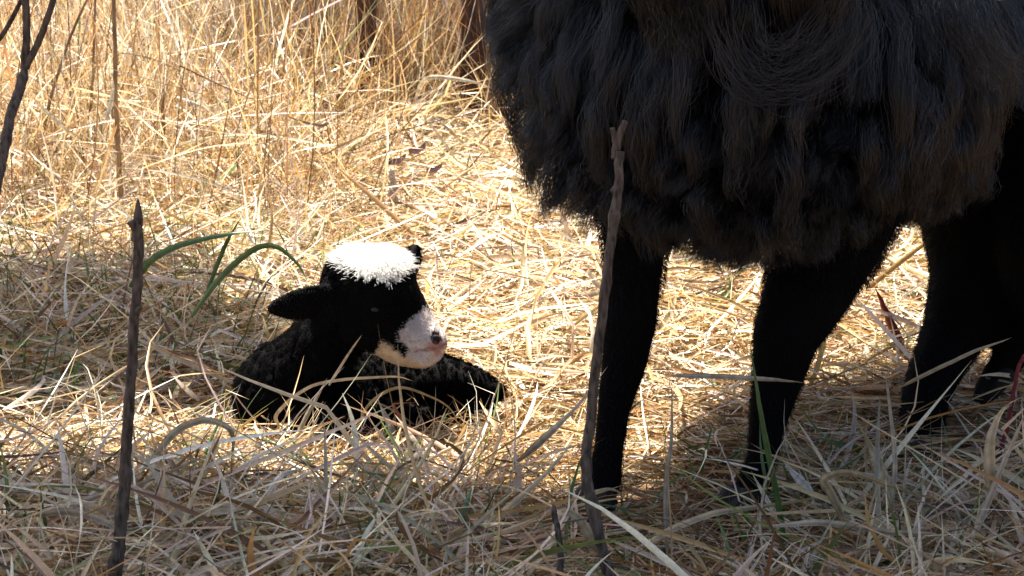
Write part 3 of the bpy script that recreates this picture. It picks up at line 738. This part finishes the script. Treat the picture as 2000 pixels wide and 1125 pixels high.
stem([(848, 950), (820, 880), (772, 808)], 15, GREY, 'brown grey straw slanting over the bright patch below the lamb', 3.0, 3.06)
stem([(1305, 1110), (1300, 960), (1312, 850), (1312, 738)], 11, GREY, 'grey upright stalk whose top bends into a horizontal straw', 2.75, 2.8)
stem([(1310, 735), (1400, 736), (1500, 740), (1572, 746)], 11, GREY, 'grey horizontal straw reaching across the second foreleg', 2.8, 2.82)
stem([(1750, 760), (1810, 730), (1900, 688), (1976, 659)], 9, PALE, 'straight pale straw slanting across the hind leg', 2.95, 2.95)
stem([(1010, 900), (1070, 850), (1130, 790), (1188, 715)], 16, GREY, 'flat grey straw leaning against the forked bud twig', 2.8, 2.7)
stem([(925, 1060), (985, 1000), (1060, 930), (1120, 860)], 17, PALE, 'pale folded straw reaching up from the bottom middle', 2.72, 2.8)
stem([(1935, 980), (1932, 880), (1955, 805), (2010, 768)], 23, PALE, 'wide pale leaf curling over at the right edge', 2.62, 2.65)
stem([(1900, 1050), (1950, 930), (2010, 790)], 15, GREY, 'straight grey stalk beside the curling leaf at the right edge', 2.6, 2.64)
stem([(1745, 1010), (1725, 930), (1700, 870), (1660, 802)], 23, PALE, 'broad tan leaf leaning left between the ewe legs', 2.78, 2.85)
stem([(1740, 1010), (1748, 900), (1738, 800), (1728, 722)], 11, GREY, 'slim upright grey stalk beside the broad tan leaf', 2.75, 2.8)
stem([(1655, 1030), (1620, 960), (1610, 935), (1660, 922), (1740, 950), (1880, 992)], 18, PALE, 'ribbon of pale leaf folded over in an arch before the ewe', 2.7, 2.68)
stem([(1510, 1030), (1610, 1022), (1730, 1038), (1850, 1050), (1920, 1105)], 14, GREY, 'grey leaf bowing to the lower right corner', 2.62, 2.58)
stem([(1240, 1075), (1320, 1030), (1400, 1002), (1520, 985), (1640, 962)], 15, PALE, 'long pale straw lying before the ewe front hooves', 2.72, 2.74)
stem([(1535, 1035), (1500, 980), (1468, 920)], 12, WHITE, 'white sliver of straw crossing the second front hoof', 2.74, 2.76)
stem([(1590, 965), (1555, 930), (1530, 905)], 18, (.55, .52, .48), 'short torn grey straw right of the second front hoof', 2.78, 2.8)
stem([(1148, 965), (1190, 955), (1222, 968)], 7, GREY, 'thin grey straw crossing the first front hoof', 2.85, 2.85)
stem([(1170, 1080), (1130, 1015), (1095, 1005), (1070, 1060)], 24, PALE, 'curled tan leaf at the foot of the forked bud twig', 2.63, 2.6)
stem([(680, 1125), (770, 1070), (860, 1062), (960, 1045), (1050, 1010)], 13, PALE, 'pale bent stalk zigzagging along the bottom middle', 2.62, 2.62)
stem([(870, 1060), (900, 1035), (960, 1025), (1020, 1018)], 20, PALE, 'folded buff leaf in the bottom middle foreground', 2.66, 2.66)
stem([(25, 1010), (150, 1000), (240, 1040), (310, 1095)], 15, GREY, 'grey leaf drooping from the lower left', 2.68, 2.66)
stem([(30, 960), (80, 948), (130, 965), (200, 1030)], 18, WHITE, 'silvery leaf arched over the sunlit strip at lower left', 2.85, 2.78)
stem([(290, 910), (340, 845), (400, 822), (450, 840), (455, 900)], 17, PALE, 'tan leaf arched high left of the lamb chest', 2.92, 2.95)
stem([(240, 1110), (300, 1060), (360, 1042), (450, 1075)], 17, PALE, 'buff leaf looping beside the bare-tipped twig foot', 2.66, 2.64)
stem([(60, 1010), (190, 970), (300, 935), (420, 880)], 13, GREY, 'long grey straw crossing the dark twig near the bottom left', 2.74, 2.8)
stem([(478, 1110), (468, 1050), (452, 960), (458, 905)], 19, GREY, 'broad grey leaf hanging below the lamb', 2.76, 2.82)
stem([(510, 1060), (520, 990), (545, 930), (590, 915)], 20, (.52, .5, .46), 'pale folded leaf standing under the lamb chest', 2.78, 2.84)
# stalks behind the lamb
stem([(498, 350), (660, 200), (842, 34)], 7, (.45, .34, .16), 'longest of the stalks fanning out behind the lamb', 5.4, 5.3)
stem([(522, 250), (630, 130), (748, -6)], 6, (.42, .36, .16), 'greenish stalk second in the fan behind the lamb', 5.6, 5.6)
stem([(540, 258), (615, 130), (690, -4)], 6, PALE, 'steeper stalk third in the fan behind the lamb', 5.7, 5.6)
stem([(575, 262), (630, 120), (678, 4)], 5, PALE, 'steepest thin stalk of the fan behind the lamb', 5.7, 5.7)
stem([(420, 420), (480, 355), (640, 240), (740, 195), (822, 172)], 7, (.48, .34, .17), 'low slanting stalk ending in a seed head behind the lamb', 4.9, 5.2)
stem([(812, 192), (826, 158), (850, 150), (910, 158), (972, 178)], 10, WHITE, 'white leaf tip bent over beside the ewe chest', 5.1, 5.0)
stem([(898, 322), (850, 255), (804, 196)], 6, WHITE, 'white stalk propped under the bent white leaf tip', 5.1, 5.15)
stem([(905, 280), (862, 240), (818, 200)], 6, PALE, 'pale stalk beside the white propped one', 5.2, 5.2)
stem([(345, 190), (420, 218), (502, 252)], 8, WHITE, 'white straw slanting down right in the tall grass', 5.0, 4.95)
stem([(75, 203), (120, 245), (168, 288)], 8, WHITE, 'white straw slanting down right at the far left', 4.6, 4.6)
stem([(500, 136), (556, 129), (640, 142), (732, 165)], 9, (.6, .45, .3), 'drooping pale leaf above the slanting fan of stalks', 5.6, 5.6)
stem([(428, 112), (440, 165), (458, 235)], 10, WHITE, 'broad white straw standing left of the fan of stalks', 5.5, 5.4)
stem([(208, 235), (218, 190), (222, 155)], 9, WHITE, 'bright white leaf against the pale weed stalk', 4.4, 4.4)
stem([(345, 375), (352, 335), (358, 300)], 11, WHITE, 'upright bleached straw stub in the left middle', 4.7, 4.7)
stem([(425, 385), (428, 350), (424, 325)], 8, WHITE, 'second bleached straw stub right of the first', 4.7, 4.7)
stem([(320, 265), (318, 200), (322, 130)], 8, BROWN, 'brown upright stalk in the tall grass left of the white straw', 5.0, 5.0)
stem([(860, 430), (810, 405), (760, 392)], 10, BROWN, 'brown flattened stalk behind the lamb poll', 4.5, 4.6)
stem([(955, 480), (905, 450), (860, 425)], 12, BROWN, 'brown flattened leaf right of the lamb poll', 4.4, 4.5)
stem([(945, 510), (1050, 500), (1160, 490)], 11, GOLD, 'golden straw lying level beside the ewe first foreleg', 4.3, 4.3)
stem([(1040, 650), (1052, 560), (1050, 470)], 8, GOLD, 'golden bent straw standing left of the ewe first foreleg', 4.0, 4.1)
stem([(915, 708), (980, 706), (1055, 710)], 11, PALE, 'pale straw lying level behind the lamb haunch', 3.75, 3.75)

# ------------------------------------------------------------------ unseen trees with crowns shaped to cast shade; short dead saplings in view
COT = 1/math.tan(SUN_EL)
def shade_centre(X, Y, H):
    return np.array((X + SUN.x/SUN.z*H, Y + SUN.y/SUN.z*H, H))
def build_shade_tree(base, r0, height, label, targets, leaf_n, lean=(0, 0)):
    b = np.array((*base, -.03))
    root = bpy.data.objects.new('tree', None); col.objects.link(root); root.location = b; tag(root, label, 'tree')
    top = np.array((lean[0], lean[1], height)); trunk = smooth_path([np.zeros(3), top*.35+np.array((.03, .01, 0)), top*.7-np.array((.03, 0, 0)), top], 40)
    runs = [(trunk, np.linspace(r0, r0*.25, 40)*(1+.05*np.sin(np.linspace(0, 30, 40))), 12, .05)]
    LP = []
    for hub, members in targets:
        c = np.array(shade_centre(*hub))-b
        s0 = trunk[min(39, int(39*min(.92, max(.45, (hub[2]-.5)/height))))]
        limb = smooth_path([s0, s0*.5+c*.5+np.array((0, 0, .3)), c], 24); runs.append((limb, np.linspace(r0*.45, .007, 24), 8, .05))
        for X, Y, H, rr, nl in members:
            e = shade_centre(X, Y, H)-b
            k = np.argmin(np.linalg.norm(limb-e, axis=1)); k = max(10, k-3)
            br = smooth_path([limb[k], (limb[k]+e)/2+np.array((0, 0, .06)), e], 10); runs.append((br, np.linspace(.007, .0025, 10), 5, .05))
            p = rng.normal(0, 1, (nl, 3)); p = p/np.maximum(1, np.linalg.norm(p, axis=1, keepdims=True)/1.6)
            LP.append(e+p*np.array((rr[0]*.62, rr[1]*.62, .16)))
    link('trunk', tube_mesh('trunk', runs), root, TRUNK)
    P = np.concatenate(LP); n = len(P); a = unit(rng.normal(0, 1, (n, 3))*np.array((1, 1, .5))); nn = unit(rng.normal(0, .8, (n, 3))+np.array((0, 0, 1)))
    s = unit(np.cross(nn, a)); l = rng.uniform(.03, .055, n)[:, None]; w = l*.34
    up = np.cross(a, s)*w*.5
    V = np.stack((P-a*l, P-s*w+up, P+a*l, P+s*w+up), 1).reshape(-1, 3)
    i = np.arange(n)[:, None]*4; f = np.concatenate((i+np.array((0, 1, 2)), i+np.array((0, 2, 3))), 0)
    tint = np.repeat(np.array((.06, .10, .03))*rng.uniform(.6, 1.5, (n, 1))*(1+rng.normal(0, .1, (n, 3))), 4, 0)
    o = link('crown', mesh_np('crown', V, f, np.clip(tint, .01, .4), smooth=False), root, LEAF)
    return root
foreA, foreB, foreC, left, back = [], [], [], [], []  # leaf clumps of the unseen trees, set by where their shade should land
for X in np.arange(-1.0, .95, .2):
    for Y in (2.05, 2.32, 2.57):
        if X > .3 and Y > 2.6: continue
        (foreA if X < -.35 else foreB if X < .32 else foreC).append((X+random.uniform(-.05, .05), Y+random.uniform(-.06, .06), 3.1+random.uniform(-.25, .35), (.20, .22), 330))
for X in (-.8, -.62, -.45, -.28, -.1, .06, .16):
    (foreA if X < -.35 else foreB).append((X, 2.81+.05*math.sin(9*X)+random.uniform(-.03, .03), 3.0+random.uniform(-.2, .3), (.16, .11), 210))
for X, Y, n_ in ((-.78, 3.60, 380), (-.62, 3.58, 380), (-.50, 3.60, 300), (-.44, 3.72, 130), (-.72, 3.86, 400), (-.55, 3.84, 330), (-.88, 4.15, 260), (-.66, 4.12, 170), (-.97, 3.9, 300)):
    left.append((X, Y-.09, 2.9+random.uniform(-.2, .4), (.15, .15), n_))
for X, Y in ((-.42, 6.05), (-.25, 5.95), (-.08, 5.95), (.1, 6.05), (-.45, 6.35), (-.22, 6.3), (0, 6.3), (.2, 6.5), (-.3, 6.7), (0, 6.8)):
    back.append((X-.3, Y, 3.2+random.uniform(-.3, .4), (.15, .14), 190))
build_shade_tree((-2.45, 4.75), .06, 4.3, 'unseen leafy tree beyond the left edge, crown shaped to shade the foreground',
           [((-.7, 2.4, 3.3), foreA), ((.1, 2.35, 3.35), foreB), ((-.75, 3.9, 3.1), left), ((-.3, 6.4, 3.4), back)], 0, (.35, .1))
build_shade_tree((2.3, 4.3), .05, 4.2, 'unseen leafy tree added beyond the right edge to shade the lower right foreground', [((.6, 2.4, 3.4), foreC)], 0, (-.2, .1))
def snag(x, y, r, h, label, stubs):
    p = smooth_path(np.array([(x, y, -.05), (x+.012, y, h*.4), (x-.01, y+.02, h*.75), (x+.015, y+.05, h)]), 50)
    sn = np.linspace(0, 1, 50); runs = [(p, r*(1.15-.35*sn)*(1+.06*np.sin(37*sn)+.05*np.sin(71*sn+1)), 14, .07)]
    for t, d in stubs:
        q = p[int(t*49)]; runs.append((smooth_path([q, q+np.array(d)*.5+np.array((0, 0, .01)), q+np.array(d)], 8), np.linspace(r*.35, r*.12, 8), 7, .06))
    place('dead_sapling', tube_mesh('dead_sapling', runs), TRUNK, label, 'sapling', None, p[0])
snag(-.385, 5.9, .027, .8, 'slim dark dead sapling in the tall grass behind the fan of stalks', [(.7, (.10, -.03, .10)), (.85, (-.08, .03, .10))])
snag(-.112, 5.95, .033, .85, 'thicker brown dead sapling in the tall grass beside the ewe chest', [(.7, (-.10, 0, .12)), (.88, (.1, .05, .1))])
